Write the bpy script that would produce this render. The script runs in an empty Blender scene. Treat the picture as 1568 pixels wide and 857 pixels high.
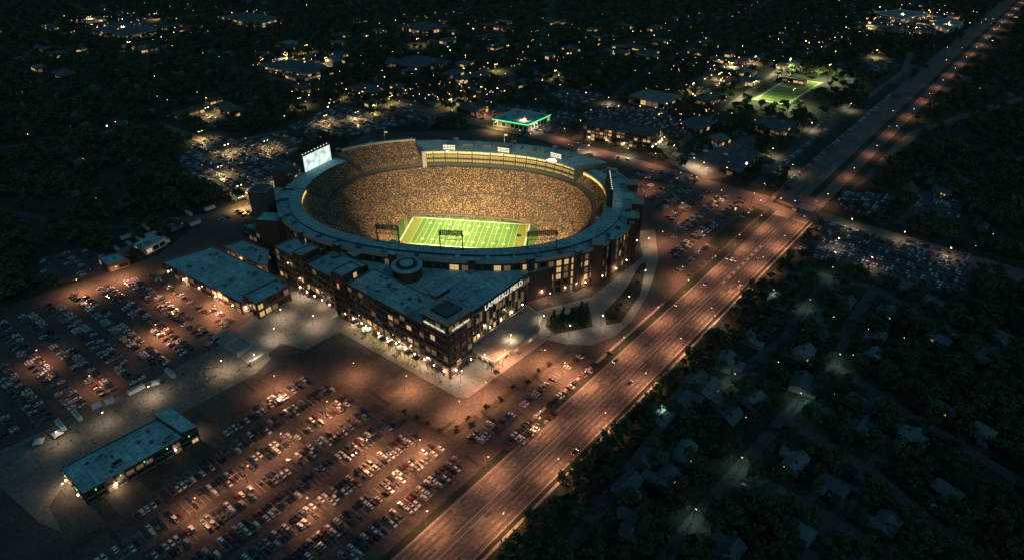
import bpy, math, random
from mathutils import Vector, Matrix, noise
random.seed(7)
rad=math.radians
scene=bpy.context.scene
# ------------------------------------------------------------------ survey frame
F=1045.0; PIT=rad(32.5); CH=290.0
sp,cp=math.sin(PIT),math.cos(PIT)
def P(u,v,z=0.0):
    """survey point read off the photograph -> metres on the plane z"""
    x=(u-784)/F; y=(428.5-v)/F
    t=(CH-z)/(sp-y*cp)
    return (x*t,(cp+y*sp)*t)
def PP(l,z=0.0): return [P(u,v,z) for u,v in l]
GA=rad(50.4)
R=Vector((math.cos(GA),math.sin(GA))); N=Vector((-math.sin(GA),math.cos(GA)))
# ------------------------------------------------------------------ materials
MATS={}
def mat(name,col,rough=0.85,var=0.25,scale=0.15,emit=None,es=0.0,metal=0.0,detail=6,scale2=None,sampling=True):
    if name in MATS: return MATS[name]
    m=bpy.data.materials.new(name); m.use_nodes=True; nt=m.node_tree; b=nt.nodes['Principled BSDF']
    b.inputs['Roughness'].default_value=rough; b.inputs['Metallic'].default_value=metal
    g=nt.nodes.new('ShaderNodeNewGeometry'); n=nt.nodes.new('ShaderNodeTexNoise')
    n.inputs['Scale'].default_value=scale; n.inputs['Detail'].default_value=detail; n.inputs['Roughness'].default_value=0.65
    nt.links.new(g.outputs['Position'],n.inputs['Vector'])
    r=nt.nodes.new('ShaderNodeValToRGB')
    r.color_ramp.elements[0].position=0.3; r.color_ramp.elements[1].position=0.7
    r.color_ramp.elements[0].color=(*[c*(1-var) for c in col],1)
    r.color_ramp.elements[1].color=(*[min(1,c*(1+var)) for c in col],1)
    nt.links.new(n.outputs['Fac'],r.inputs['Fac'])
    last=r.outputs['Color']
    if scale2:
        n2=nt.nodes.new('ShaderNodeTexNoise'); n2.inputs['Scale'].default_value=scale2; n2.inputs['Detail'].default_value=4
        nt.links.new(g.outputs['Position'],n2.inputs['Vector'])
        mr=nt.nodes.new('ShaderNodeMapRange'); mr.inputs['From Min'].default_value=.3; mr.inputs['From Max'].default_value=.7
        mr.inputs['To Min'].default_value=.65; mr.inputs['To Max'].default_value=1.3
        nt.links.new(n2.outputs['Fac'],mr.inputs['Value'])
        mx=nt.nodes.new('ShaderNodeVectorMath'); mx.operation='SCALE'
        nt.links.new(last,mx.inputs[0]); nt.links.new(mr.outputs['Result'],mx.inputs['Scale']); last=mx.outputs[0]
    nt.links.new(last,b.inputs['Base Color'])
    if emit:
        b.inputs['Emission Color'].default_value=(*emit,1); b.inputs['Emission Strength'].default_value=es
        if not sampling: m.cycles.emission_sampling='NONE'
    MATS[name]=m; return m
def rnd_mat(name,cols,rough=0.4,metal=0.0,coat=0.0):
    m=bpy.data.materials.new(name); m.use_nodes=True; nt=m.node_tree; b=nt.nodes['Principled BSDF']
    b.inputs['Roughness'].default_value=rough; b.inputs['Metallic'].default_value=metal
    b.inputs['Coat Weight'].default_value=coat
    o=nt.nodes.new('ShaderNodeObjectInfo'); r=nt.nodes.new('ShaderNodeValToRGB'); r.color_ramp.interpolation='CONSTANT'
    els=r.color_ramp.elements
    while len(els)<len(cols): els.new(0.5)
    for i,c in enumerate(cols):
        els[i].position=i/len(cols); els[i].color=(*c,1)
    nt.links.new(o.outputs['Random'],r.inputs['Fac']); nt.links.new(r.outputs['Color'],b.inputs['Base Color'])
    return m
asphalt=mat('asphalt',(.08,.068,.06),.9,.35,.03,scale2=.5)
asphalt_far=mat('asphalt_far',(.06,.062,.062),.9,.3,.04,scale2=.6)
road_m=mat('road_concrete',(.13,.11,.098),.85,.25,.05,scale2=.5)
conc=mat('plaza_concrete',(.22,.21,.195),.85,.25,.08,scale2=.8)
conc2=mat('sidewalk_concrete',(.30,.28,.26),.85,.2,.2,scale2=1.5)
grass=mat('dark_grass',(.022,.032,.02),.95,.45,.03,scale2=.3)
soil=mat('planting_bed',(.05,.035,.022),.95,.35,.3)
paint=mat('white_road_paint',(.5,.48,.44),.7,.25,.8)
brick=mat('dark_red_brick',(.085,.042,.034),.85,.25,.5)
brick2=mat('brown_brick',(.13,.075,.055),.85,.25,.5)
stone=mat('cut_stone',(.34,.33,.30),.8,.15,.5)
roofm=mat('membrane_roof',(.26,.47,.50),.8,.28,.05,scale2=.35)
roofg=mat('grey_roof',(.20,.23,.24),.85,.25,.08,scale2=.8)
roofd=mat('dark_roof',(.08,.10,.11),.85,.25,.1,scale2=.8)
metal=mat('painted_steel',(.10,.11,.11),.5,.15,1,metal=.4)
darkm=mat('dark_green_cladding',(.03,.045,.045),.6,.2,.3)
glassd=mat('dark_glass',(.02,.03,.035),.12,.2,.3)
glassl=mat('lit_glass',(.3,.25,.15),.3,.3,.3,emit=(1,.60,.26),es=.65,sampling=False)
glassdim=mat('dim_lit_glass',(.2,.18,.13),.3,.3,.3,emit=(1,.60,.28),es=.12,sampling=False)
stand=mat('stand_concrete',(.15,.13,.11),.85,.3,.1,scale2=1.2)
white=mat('white_panel',(.55,.57,.57),.6,.1,.5)
lamp_w=mat('lamp_lens_white',(.8,.8,.8),.3,0,1,emit=(1,.80,.52),es=26,sampling=False)
lamp_o=mat('lamp_lens_sodium',(.8,.6,.4),.3,0,1,emit=(1,.50,.22),es=10,sampling=False)
lamp_y=mat('lamp_lens_yellow',(.8,.7,.4),.3,0,1,emit=(1,.70,.28),es=34,sampling=False)
flood=mat('floodlight_lens',(.9,.9,.85),.3,0,1,emit=(1,.88,.6),es=1.6,sampling=False)
neon=mat('green_neon',(.1,.6,.2),.3,0,1,emit=(.08,1,.25),es=3.0)
# ------------------------------------------------------------------ mesh builder
def area(p): return sum(p[i][0]*p[(i+1)%len(p)][1]-p[(i+1)%len(p)][0]*p[i][1] for i in range(len(p)))/2
def ccw(p):
    p=[tuple(q[:2]) for q in p]
    return p if area(p)>0 else p[::-1]
def inset(p,d):
    n=len(p); out=[]
    for i in range(n):
        a=Vector(p[i-1]);b=Vector(p[i]);c=Vector(p[(i+1)%n])
        e1=(b-a).normalized();e2=(c-b).normalized()
        n1=Vector((-e1.y,e1.x));n2=Vector((-e2.y,e2.x))
        m=(n1+n2); k=d/max(.3,1+n1.dot(n2))
        out.append((b.x+m.x*k,b.y+m.y*k))
    return out
class MB:
    def __init__(s): s.v=[];s.f=[];s.mi=[];s.ms=[]
    def k(s,m):
        if m not in s.ms: s.ms.append(m)
        return s.ms.index(m)
    def face(s,pts,m):
        i=len(s.v); s.v+= [tuple(p) for p in pts]; s.f.append(tuple(range(i,i+len(pts)))); s.mi.append(s.k(m))
    def prism(s,poly,z0,z1,side,top=None):
        p=ccw(poly);n=len(p);i=len(s.v)
        s.v+=[(x,y,z0) for x,y in p]+[(x,y,z1) for x,y in p]
        for a in range(n):
            b=(a+1)%n; s.f.append((i+a,i+b,i+n+b,i+n+a)); s.mi.append(s.k(side))
        s.f.append(tuple(range(i+n,i+2*n))); s.mi.append(s.k(top or side))
    def box(s,cx,cy,z0,sx,sy,sz,ang,m,top=None):
        c,q=math.cos(ang),math.sin(ang)
        s.prism([(cx+x*c-y*q,cy+x*q+y*c) for x,y in((-sx/2,-sy/2),(sx/2,-sy/2),(sx/2,sy/2),(-sx/2,sy/2))],z0,z0+sz,m,top)
    def bar(s,a,b,r,m,n=6,r2=None):
        a=Vector(a);b=Vector(b);d=(b-a).normalized(); r2=r if r2 is None else r2
        u=d.cross(Vector((0,0,1)) if abs(d.z)<.9 else Vector((1,0,0))).normalized(); w=d.cross(u); i=len(s.v)
        for q,rr in((a,r),(b,r2)):
            for j in range(n):
                t=2*math.pi*j/n; s.v.append(tuple(q+u*math.cos(t)*rr+w*math.sin(t)*rr))
        for j in range(n):
            s.f.append((i+j,i+(j+1)%n,i+n+(j+1)%n,i+n+j)); s.mi.append(s.k(m))
        s.f.append(tuple(i+n+j for j in range(n))); s.mi.append(s.k(m))
        s.f.append(tuple(i+n-1-j for j in range(n))); s.mi.append(s.k(m))
    def mesh(s,name):
        me=bpy.data.meshes.new(name); me.from_pydata(s.v,[],s.f)
        for m in s.ms: me.materials.append(m)
        me.polygons.foreach_set('material_index',s.mi); me.update(); return me
    def obj(s,name,parent=None,loc=(0,0,0)): return mk(name,s.mesh(name),loc,0,parent)
def mk(name,data,loc=(0,0,0),rz=0,parent=None,scale=1):
    o=bpy.data.objects.new(name,data); o.location=loc; o.rotation_euler=(0,0,rz)
    if scale!=1: o.scale=(scale,)*3 if not hasattr(scale,'__len__') else scale
    scene.collection.objects.link(o)
    if parent: o.parent=parent
    return o
def inpoly(x,y,p):
    r=False;n=len(p);j=n-1
    for i in range(n):
        xi,yi=p[i];xj,yj=p[j]
        if (yi>y)!=(yj>y) and x<(xj-xi)*(y-yi)/(yj-yi)+xi: r=not r
        j=i
    return r
EX=[]
def excluded(x,y): 
    for p,bb in EX:
        if bb[0]<x<bb[2] and bb[1]<y<bb[3] and inpoly(x,y,p): return True
    return False
def addex(p,grow=0):
    p=ccw(p)
    if grow: p=inset(p,-grow)
    xs=[q[0] for q in p];ys=[q[1] for q in p]; EX.append((p,(min(xs),min(ys),max(xs),max(ys))))
# ------------------------------------------------------------------ stadium frame
C=Vector((-42,546)); th=rad(-8.1); E1=Vector((math.cos(th),math.sin(th)));E2=Vector((-math.sin(th),math.cos(th)))
def S(a,b,z): 
    q=C+E1*a+E2*b; return (q.x,q.y,z)
def sp_(t,pr,n=2.35):
    ar,al,bf,bn,z=pr[:5]; c=math.cos(t);s=math.sin(t)
    a=ar if c>0 else al; b=bf if s>0 else bn
    x=a*math.copysign(abs(c)**(2/n),c); y=b*math.copysign(abs(s)**(2/n),s); return x,y
def sw(t,pr,n=2.35):
    x,y=sp_(t,pr,n); return S(x,y,pr[4])
OUT=(150,160,110,115,0)
# ------------------------------------------------------------------ ground (with the pit of the bowl)
def ring_sheet(name,outer_fn,z,m,angs):
    mb=MB(); n=len(angs)
    for i in range(n):
        a,b=angs[i],angs[(i+1)%n]
        def inn(ang):
            lo=outline_at(ang); return (C.x+math.cos(ang)*lo,C.y+math.sin(ang)*lo)
        p,q=inn(a),inn(b); po,qo=outer_fn(a),outer_fn(b)
        mb.face([(*p,z),(*po,z),(*qo,z),(*q,z)],m)
    return mb.obj(name)
OP=[]
for i in range(360):
    x,y,_=sw(2*math.pi*i/360,OUT); OP.append((x,y))
def ray_poly(ang,poly):
    dx,dy=math.cos(ang),math.sin(ang);best=0
    n=len(poly)
    for i in range(n):
        x1,y1=poly[i][0]-C.x,poly[i][1]-C.y;x2,y2=poly[(i+1)%n][0]-C.x,poly[(i+1)%n][1]-C.y
        ex,ey=x2-x1,y2-y1; den=dx*ey-dy*ex
        if abs(den)<1e-9: continue
        t=(x1*ey-y1*ex)/den; u=(x1*dy-y1*dx)/den
        if t>0 and -1e-6<=u<=1+1e-6: best=max(best,t)
    return best
def outline_at(a): return ray_poly(a,OP)-1.5
base=[2*math.pi*i/120 for i in range(120)]
ring_sheet('ground',lambda a:(C.x+9000*math.cos(a),C.y+9000*math.sin(a)),0.0,grass,base)
lotpx=[(-90,500),(240,392),(330,322),(420,292),(560,205),(740,198),(940,245),(1178,300),(1200,322),(760,708),(745,742),(590,872),(540,930),(-90,930)]
lotw=PP(lotpx); addex(lotw)
angs=sorted(base+[math.atan2(y-C.y,x-C.x)%(2*math.pi) for x,y in lotw])
ring_sheet('parking_lot_asphalt',lambda a:(C.x+ray_poly(a,lotw)*math.cos(a),C.y+ray_poly(a,lotw)*math.sin(a)),0.05,asphalt,angs)
def flat(name,poly,z,m,px=True,ex=0,kerb=None):
    w=PP(poly) if px else poly; mb=MB(); mb.prism(w,kerb if kerb is not None else z-.04,z,conc2 if kerb is not None else m,m)
    if ex is not None: addex(w,ex)
    return mb.obj(name)
def ribbon(pts,width,z,m,name,ex=4,px=True):
    w=[Vector(q) for q in (PP(pts) if px else pts)]; L=[];Rr=[]
    for i,q in enumerate(w):
        d=(w[min(i+1,len(w)-1)]-w[max(i-1,0)]).normalized(); nn=Vector((-d.y,d.x))
        L.append(q+nn*width/2);Rr.append(q-nn*width/2)
    mb=MB()
    for i in range(len(w)-1):
        mb.face([(*Rr[i],z),(*Rr[i+1],z),(*L[i+1],z),(*L[i],z)],m)
        addex([tuple(Rr[i]),tuple(Rr[i+1]),tuple(L[i+1]),tuple(L[i])],ex)
    return mb.obj(name)
# ------------------------------------------------------------------ main avenue (grid r,n)
A0=Vector((6,258))
def G(r,n,z=None):
    q=A0+R*r+N*n
    return (q.x,q.y) if z is None else (q.x,q.y,z)
def strip(mb,r0,r1,n0,n1,z,m): mb.face([G(r0,n0,z),G(r0,n1,z),G(r1,n1,z),G(r1,n0,z)][::-1],m)
av=MB(); strip(av,-260,1900,-15.5,15.5,.10,road_m)
strip(av,405,1900,15.5,32,.10,road_m)
av.obj('avenue_road'); addex([G(-260,-24),G(-260,22),G(1900,22),G(1900,-24)])
mk_=MB()
for n in (-15,-1.6,1.6,15): strip(mk_,-260,400,n-.1,n+.1,.125,paint)
for n in (-11.2,-7.9,-4.6,4.6,7.9,11.2):
    r=-260
    while r<1500:
        if not 395<r<440: strip(mk_,r,r+3.2,n-.07,n+.07,.125,paint)
        r+=9
for n0,n1 in((-15,-2),(2,15)):
    for r in (398,436): strip(mk_,r,r+.6,n0,n1,.125,paint)
    for k in range(12): 
        nn=n0+ (n1-n0)*k/12; strip(mk_,391,395,nn,nn+.5,.125,paint)
for r in range(250,330,9): strip(mk_,r,r+4.5,-.8,.8,.125,paint)
mk_.obj('road_markings')
kb=MB()
def gprism(mb,r0,r1,n0,n1,z0,z1,side,top=None): mb.prism([G(r0,n0),G(r1,n0),G(r1,n1),G(r0,n1)],z0,z1,side,top)
gprism(kb,-260,398,-22,-15.7,0,.24,conc2,grass); gprism(kb,-260,398,-19.6,-18,.24,.27,conc2)
gprism(kb,-260,8,15.7,20,0,.24,conc2,grass)
gprism(kb,24,205,15.7,21,0,.24,conc2,grass)
gprism(kb,205,385,15.7,22,0,.24,conc2,grass)
gprism(kb,40,196,21.2,23.0,0,.22,conc2)
gprism(kb,450,1900,-3,4,.1,.26,conc2,grass)
gprism(kb,450,1900,-24,-15.7,0,.22,conc2,grass)
gprism(kb,450,900,32.2,48,0,.22,conc2,grass)
for r in range(240,330,8):
    gprism(kb,r,r+4,23,27,0,.24,conc2,soil)
gprism(kb,300,392,24,38,.0,.30,conc2,grass)
kb.obj('grass_verge')
wr=MB(); worn=mat('worn_concrete',(.075,.066,.06),.85,.35,.12,scale2=.7); light_slab=mat('new_concrete_slab',(.18,.155,.135),.85,.2,.2)
for n in (-13,-9.5,-6.2,-3,3,6.2,9.5,13):
    r=-250
    while r<1200:
        l=random.uniform(15,70)
        if random.random()<.7: strip(wr,r,r+l,n-random.uniform(.3,.8),n+random.uniform(.3,.8),.108,worn)
        r+=l+random.uniform(2,30)
for _ in range(60):
    r=random.uniform(-200,900); n=random.choice([-13,-9.6,-6.3,-3,3,6.3,9.6,13]); l=random.uniform(4,14); strip(wr,r,r+l,n-1.6,n+1.6,.115+.0002*_,random.choice([worn,light_slab]))
wr.obj('road_surface_wear')
cr=MB(); 
for a,b in((16,430),(-420,-16)):
    strip(cr,402,424,a,b,.095,road_m)
strip(cr,402,404,430,900,.095,road_m)
cr.obj('cross_road'); addex([G(396,-420),G(430,-420),G(430,430),G(396,430)])
cm=MB()
for n in range(25,420,8): strip(cm,412.9,413.1,n,n+4,.12,paint); strip(cm,407.4,407.6,n,n+3,.12,paint); strip(cm,418.4,418.6,n,n+3,.12,paint)
cm.obj('cross_road_markings')
ribbon([(620,160),(700,182),(840,212),(930,236)],15,.09,road_m,'far_street')
ribbon([(240,190),(330,222),(400,240),(470,262)],12,.1,road_m,'access_road')
ribbon([(250,340),(330,330),(395,318),(430,305)],13,.1,road_m,'gate_road')
ribbon([(440,200),(380,212),(330,224)],9,.11,road_m,'access_road')
ribbon([(1345,250),(1400,205),(1470,180),(1568,150)],12,.09,road_m,'ramp_road')
ribbon([(1285,300),(1360,245),(1345,215)],10,.11,asphalt_far,'ramp_road')
ribbon([(1450,100),(1395,80),(1385,110),(1330,150)],10,.085,road_m,'ramp_road')
ribbon([(1030,230),(1100,175),(1210,95),(1300,55)],9,.09,road_m,'park_street')
ribbon([(1155,285),(1250,215),(1370,135),(1400,100)],11,.08,asphalt_far,'service_road')
ST=[[(1190,395),(1270,425),(1340,440),(1440,500),(1568,560)],[(1270,425),(1235,470),(1200,520),(1120,580),(1010,660),(930,760),(860,857)],
    [(1340,440),(1300,500),(1280,560),(1400,640),(1568,740)],[(1280,560),(1200,640),(1130,720),(1060,800),(1010,870)],
    [(1400,640),(1330,720),(1260,820),(1230,870)],[(1375,345),(1420,300),(1450,270)],[(1450,285),(1568,330)],[(1130,720),(1230,770),(1380,857)],[(1200,640),(1330,720),(1500,857)]]
stm=mat('residential_asphalt',(.06,.07,.07),.9,.3,.1,scale2=.8)
for i,s in enumerate(ST): ribbon(s,7.5,.06+i*.006,stm,'residential_street',ex=1)
FS=[[(-20,60),(120,40),(300,25),(520,-10)],[(100,30),(260,80),(420,120),(620,160)],[(400,110),(520,80),(640,40),(760,-10)],[(-20,230),(120,210),(250,190)],
    [(640,150),(760,120),(900,85),(1100,20)],[(700,182),(760,150),(830,60),(850,-10)],[(-20,320),(160,350),(250,340)],[(880,215),(960,130),(1080,60),(1200,-10)],[(420,120),(300,150),(150,190)]]
for i,s in enumerate(FS): ribbon(s,10,.12+i*.006,asphalt_far,'distant_street',ex=3)
# ------------------------------------------------------------------ plazas
flat('atrium_plaza',[(430,452),(470,440),(520,470),(700,560),(735,545),(815,478),(905,455),(985,392),(975,355),(1003,352),(1008,400),(992,450),(968,490),(942,514),(905,528),(868,527),(838,520),(718,608),(700,608),(520,508),(468,535),(430,525),(405,548),(360,505)],.24,conc,kerb=0)
flat('pedestrian_walkway',[(0,690),(150,622),(335,530),(362,508),(415,548),(395,570),(300,620),(110,720),(75,775),(95,815),(60,800),(0,745)],.20,mat('walkway_paving',(.17,.155,.135),.85,.3,.08,scale2=.6),kerb=0)
flat('sidewalk',[(1184,300),(1250,318),(1245,325),(1180,308)],.2,conc2,kerb=0)
flat('planting_bed',[(838,488),(900,462),(908,500),(850,512),(835,500)],.32,soil,kerb=0)
flat('planting_bed',[(926,478),(958,443),(980,405),(990,402),(980,452),(950,494),(928,498)],.32,soil,kerb=0)
flat('lawn_verge',[(1110,385),(1180,320),(1186,326),(1120,390)],.22,grass,kerb=0)
flat('median_planter',[(620,632),(690,668),(686,673),(616,637)],.22,soil,kerb=0)
flat('median_planter',[(686,660),(728,634),(735,640),(692,668)],.23,soil,kerb=0)
flat('median_planter',[(735,630),(790,590),(795,595),(740,636)],.22,soil,kerb=0)
flat('median_planter',[(800,588),(842,552),(846,557),(806,594)],.22,soil,kerb=0)
pt_=MB(); patch=mat('tar_patch',(.04,.038,.036),.8,.3,.3)
for _ in range(220):
    u=random.uniform(120,900);v=random.uniform(540,850); q=P(u,v)
    if inpoly(q[0],q[1],inset(ccw(lotw),8)) and not any(inpoly(q[0],q[1],e[0]) for e in EX[1:]):
        pt_.box(q[0],q[1],.05,random.uniform(4,26),random.choice([.35,.5,2.5,4,7]),.006+.00006*_,GA+random.choice([0,math.pi/2]),patch)
pt_.obj('asphalt_patches')
stp=MB(); b0=Vector(P(352,508));b1=Vector(P(410,545)); dv=(b1-b0);L=dv.length;dv.normalize();nv=Vector((dv.y,-dv.x))
if nv.x>0: nv=-nv
for i in range(14):
    for k in range(3):
        a=b0+dv*(L*(k/3)+1.2); b=b0+dv*(L*((k+1)/3)-1.2); q0=nv*(i*.9);q1=nv*((i+1)*.9-.02)
        stp.prism([tuple(a+q0),tuple(b+q0),tuple(b+q1),tuple(a+q1)],.0,.2+.17*(14-i)*1.3,conc2)
for k in range(4):
    c=b0+dv*(L*k/3)+nv*6.3; stp.box(c.x,c.y,0,1.6,13.5,4.0,math.atan2(nv.y,nv.x)-math.pi/2,stone)
stp.obj('stone_stairs')
# ------------------------------------------------------------------ facades & buildings
def facade(mb,p0,p1,z0,z1,bay,floors,lit=.2,wall=brick,pier=.9,depth=.55,glass=(glassd,glassdim,glassl),hh=.62,piers=True):
    a=Vector(p0);b=Vector(p1);d=b-a;L=d.length
    if L<2: return
    d/=L; n=Vector((d.y,-d.x)); k=max(1,int(L/bay+.5)); w=L/k; fh=(z1-z0)/floors
    ang=math.atan2(d.y,d.x)
    for i in range(k):
        for f in range(floors):
            q0=a+d*(i*w+pier*.75)+n*.06; q1=a+d*((i+1)*w-pier*.75)+n*.06
            zz=z0+f*fh+fh*(1-hh)*.5; zt=zz+fh*hh
            r=random.random(); g=glass[2] if r<lit*.4 else glass[1] if r<lit else glass[0]
            mb.face([(q0.x,q0.y,zz),(q1.x,q1.y,zz),(q1.x,q1.y,zt),(q0.x,q0.y,zt)],g)
            m_=(q0+q1)/2+n*.08
            if q1.x!=q0.x: mb.box(m_.x,m_.y,zz,.14,.12,zt-zz,ang,metal)
            mb.box(m_.x+n.x*.1,m_.y+n.y*.1,zz-.28,(q1-q0).length+.2,.35,.26,ang,stone)
    if piers:
        for i in range(k+1):
            c=a+d*min(max(i*w,pier*.5+.02),L-pier*.5-.02)+n*(depth/2-.02)
            mb.box(c.x,c.y,z0-.0,pier,depth,(z1-z0)+.15,ang,wall)
def building(name,roofpx,h,bay=6,floors=None,wall=brick,top=roofm,lit=.25,px=True,units=3,par=.9,trim=None,zb=0,fac=None):
    w=ccw(PP(roofpx,h) if px else roofpx); floors=floors or max(1,int(h/4.5)); mb=MB()
    i_=inset(w,.5); n=len(w)
    for a in range(n):
        b=(a+1)%n
        mb.face([(*w[a],zb),(*w[b],zb),(*w[b],h+par),(*w[a],h+par)],wall)
        mb.face([(*w[a],h+par),(*w[b],h+par),(*i_[b],h+par),(*i_[a],h+par)],trim or stone)
        mb.face([(*i_[a],h+par),(*i_[b],h+par),(*i_[b],h),(*i_[a],h)],wall)
        if fac is None or a in fac: facade(mb,w[a],w[b],zb+.3,h-.4,bay,floors,lit,wall)
    mb.face([(*q,h) for q in i_],top)
    cx=sum(q[0] for q in w)/n; cy=sum(q[1] for q in w)/n; an=GA
    for _ in range(units*3):
        q=random.choice(w); s=random.uniform(.1,.75)
        x=cx+(q[0]-cx)*s+random.uniform(-3,3);y=cy+(q[1]-cy)*s+random.uniform(-3,3)
        if not inpoly(x,y,inset(w,2.5)): continue
        if _%3: mb.box(x,y,h-.02,random.uniform(1.2,2.2),random.uniform(1.2,2),random.uniform(.7,1.3),an,roofd)
        else:
            mb.box(x,y,h-.02,random.uniform(3,5),random.uniform(2,3),1.7,an,roofg); mb.bar((x,y,h+1.66),(x,y,h+2.0),.8,metal,10)
    if top is roofm:
        q0=Vector(w[0]);q1=Vector(w[1]); d=(q1-q0).normalized(); nn=Vector((-d.y,d.x))
        for k in range(1,int((q1-q0).length/7)):
            for j in range(1,30):
                x,y=q0+d*k*7+nn*j*3
                if inpoly(x,y,inset(w,2)) : mb.box(x,y,h+.01,.2,3.0,.03,math.atan2(d.y,d.x),roofd)
    addex(w,5); return mb.obj(name)
# ---- stadium bowl
bowl=MB()
NS=224
def sector(mb,t0,t1,profs,m,n=None,ns=None):
    k=ns or max(2,int(abs(t1-t0)/(2*math.pi)*NS)); base=len(mb.v)
    for i in range(k+1):
        t=t0+(t1-t0)*i/k
        for p in profs: mb.v.append(sw(t,p[:5],p[5] if len(p)>5 else 2.35))
    q=len(profs)
    for i in range(k):
        for j in range(q-1):
            mm=m[j] if isinstance(m,list) else m
            a=base+i*q+j; mb.f.append((a,a+1,a+q+1,a+q)); mb.mi.append(mb.k(mm))
ROWS=56
def lerp(a,b,f): return a+(b-a)*f
def rowp(f,z=None):
    return (lerp(66,112,f),lerp(66,118,f),lerp(33,81,f),lerp(33,81,f),(-6.3+27.3*(.72*f+.28*f*f)) if z is None else z,lerp(3.2,2.35,f))
pr=[(66,66,33,33,-8.2,3.2)]
for i in range(ROWS):
    p=rowp(i/ROWS); pr.append(p); pn=rowp((i+1)/ROWS,p[4]); pr.append(pn)
pr.append(rowp(1))
sector(bowl,0,2*math.pi,pr,stand)
def up(f,a0,a1): return tuple(lerp(x,y,f) for x,y in zip(a0,a1))
D=math.radians
sector(bowl,0,2*math.pi,[(112,118,81,81,21),(115.5,122,84.5,84.5,21.0),(115.5,122,84.5,84.5,24.2)],[stand,darkm])
u0=(115.5,122,84.5,84.5,24.2);u1=(144,149,105,109,39.5)
w1=(134,142,98,102,31.0)
def deck(t0,t1,a0,a1,rows,walls):
    pu=[]
    for i in range(rows):
        p=up(i/rows,a0,a1); q=up((i+1)/rows,a0,a1); pu+=[p,(*q[:4],p[4])]
    pu.append(a1); sector(bowl,D(t0),D(t1),pu,stand)
    sector(bowl,D(t0),D(t1),*walls)
    for td in (t0,t1):
        t=D(td); bowl.face([sw(t,a0),sw(t,a1),sw(t,(150,160,110,115,a1[4]-1)),sw(t,(150,160,110,115,20)),sw(t,(115.5,122,84.5,84.5,20))],darkm)
deck(114.05,149.9,u0,u1,28,([u1,(144,149,105,109,41.5),(146,152,107,111,41.5),(150,160,110,115,38),(150,160,110,115,0)],[stone,white,roofm,brick]))
deck(150.1,185.9,u0,w1,14,([w1,(*w1[:4],32.5),(150,160,110,115,33),(150,160,110,115,0)],[darkm,roofm,brick]))
for td in range(118,150,5):
    a=sw(D(td),up(.32,u0,u1)); bowl.box(a[0],a[1],a[2]-1,3.0,3.2,2.6,D(td)+th,darkm,stone)
for td in range(0,360,9):
    a=sw(D(td),rowp(.49),rowp(.49)[5]); f=math.atan2(a[1]-C.y,a[0]-C.x); bowl.box(a[0],a[1],a[2]-1.0,2.4,2.6,2.1,f,darkm,stone)
yel=mat('suite_interior',(.5,.4,.15),.6,.5,.4,emit=(1,.72,.18),es=1.1,sampling=False)
yel2=mat('suite_glass',(.12,.1,.05),.2,.3,.4,emit=(1,.66,.18),es=.42,sampling=False)
s0,s1=D(38),D(114)
def o(off,z): return (115.5+off,122+off,84.5+off,84.5+off,z)
sector(bowl,s0,s1,[o(0,24.2),o(-.6,24.2),o(-.6,25.2),o(.8,25.2),o(.8,28.2),o(-.8,28.2),o(-.8,29.2),o(1.4,29.2),o(1.4,32.6),o(-.6,32.6),o(-.6,33.2),o(2.5,33.2),o(2.5,36.2),o(-2,36.6),o(-2,37.4),(150,160,110,115,37.9),(150,160,110,115,0)],
  [stone,darkm,darkm,yel2,darkm,darkm,darkm,yel2,stone,stone,darkm,yel,darkm,stone,roofm,brick],ns=90)
for i in range(70):
    t=lerp(s0,s1,(i+.5)/70)
    for off,za,zb_ in((.5,25.2,28.2),(1.1,29.2,32.6),(2.2,33.2,36.3)): bowl.bar(sw(t,o(off,za)),sw(t,o(off,zb_)),.2 if i%5 else .6,darkm,4)
for td in (38,114):
    t=D(td); bowl.face([sw(t,o(-2,21)),sw(t,o(-2,38)),sw(t,(150,160,110,115,38)),sw(t,(150,160,110,115,0))],darkm)
t=D(114); a=sw(t,o(-2.6,21)); bowl.box(a[0],a[1],21,3,4,17,t,stone)
for i in range(9):
    a=sw(D(56+i*5.5),(135,140,99,97,38)); f=math.atan2(a[1]-C.y,a[0]-C.x)-math.pi/2; bowl.box(a[0],a[1],37.6,random.uniform(6,13),7,random.uniform(1.2,2.6),f,darkm,roofm)
RI=(125,141,88,100,34);RO=(150,160,110,115,33)
v0=(115.5,122,84.5,84.5,24.2); v1=(124,140,87,99,30.5)
pv=[]
for i in range(10):
    p=up(i/10,v0,v1);q=up((i+1)/10,v0,v1); pv+=[p,(*q[:4],p[4])]
pv+=[v1,(*v1[:4],33.0),(RI[0]-1.2,RI[1]-1.2,RI[2]-1.2,RI[3]-1.2,33.0),(RI[0]-1.2,RI[1]-1.2,RI[2]-1.2,RI[3]-1.2,34.4)]
n_=len(pv); ms=[stand]*(n_-1); ms[-3]=yel; ms[-2]=darkm; ms[-1]=stone
t0,t1=D(186),D(398)
sector(bowl,t0,t1,pv,ms)
mid=up(.5,RI,RO)
sector(bowl,t0,t1,[(RI[0]-1.2,RI[1]-1.2,RI[2]-1.2,RI[3]-1.2,34.4),(RI[0]-.4,RI[1]-.4,RI[2]-.4,RI[3]-.4,34.4),(RI[0]-.4,RI[1]-.4,RI[2]-.4,RI[3]-.4,33.9),(*mid[:4],33.8),(*mid[:4],32.2),(*RO[:4],32.0),(*RO[:4],34.0),(150.7,160.7,110.7,115.7,34.0),(150.7,160.7,110.7,115.7,31),(*RO[:4],31),(*RO[:4],0)],
  [stone,stone,roofm,darkm,roofm,stone,stone,stone,darkm,brick])
for td in (186.05,397.95):
    t=D(td); bowl.face([sw(t,v0),sw(t,(*v1[:4],34.4)),sw(t,(*RO[:4],34)),sw(t,(*RO[:4],0)),sw(t,(*v0[:4],15))],darkm)
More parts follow.
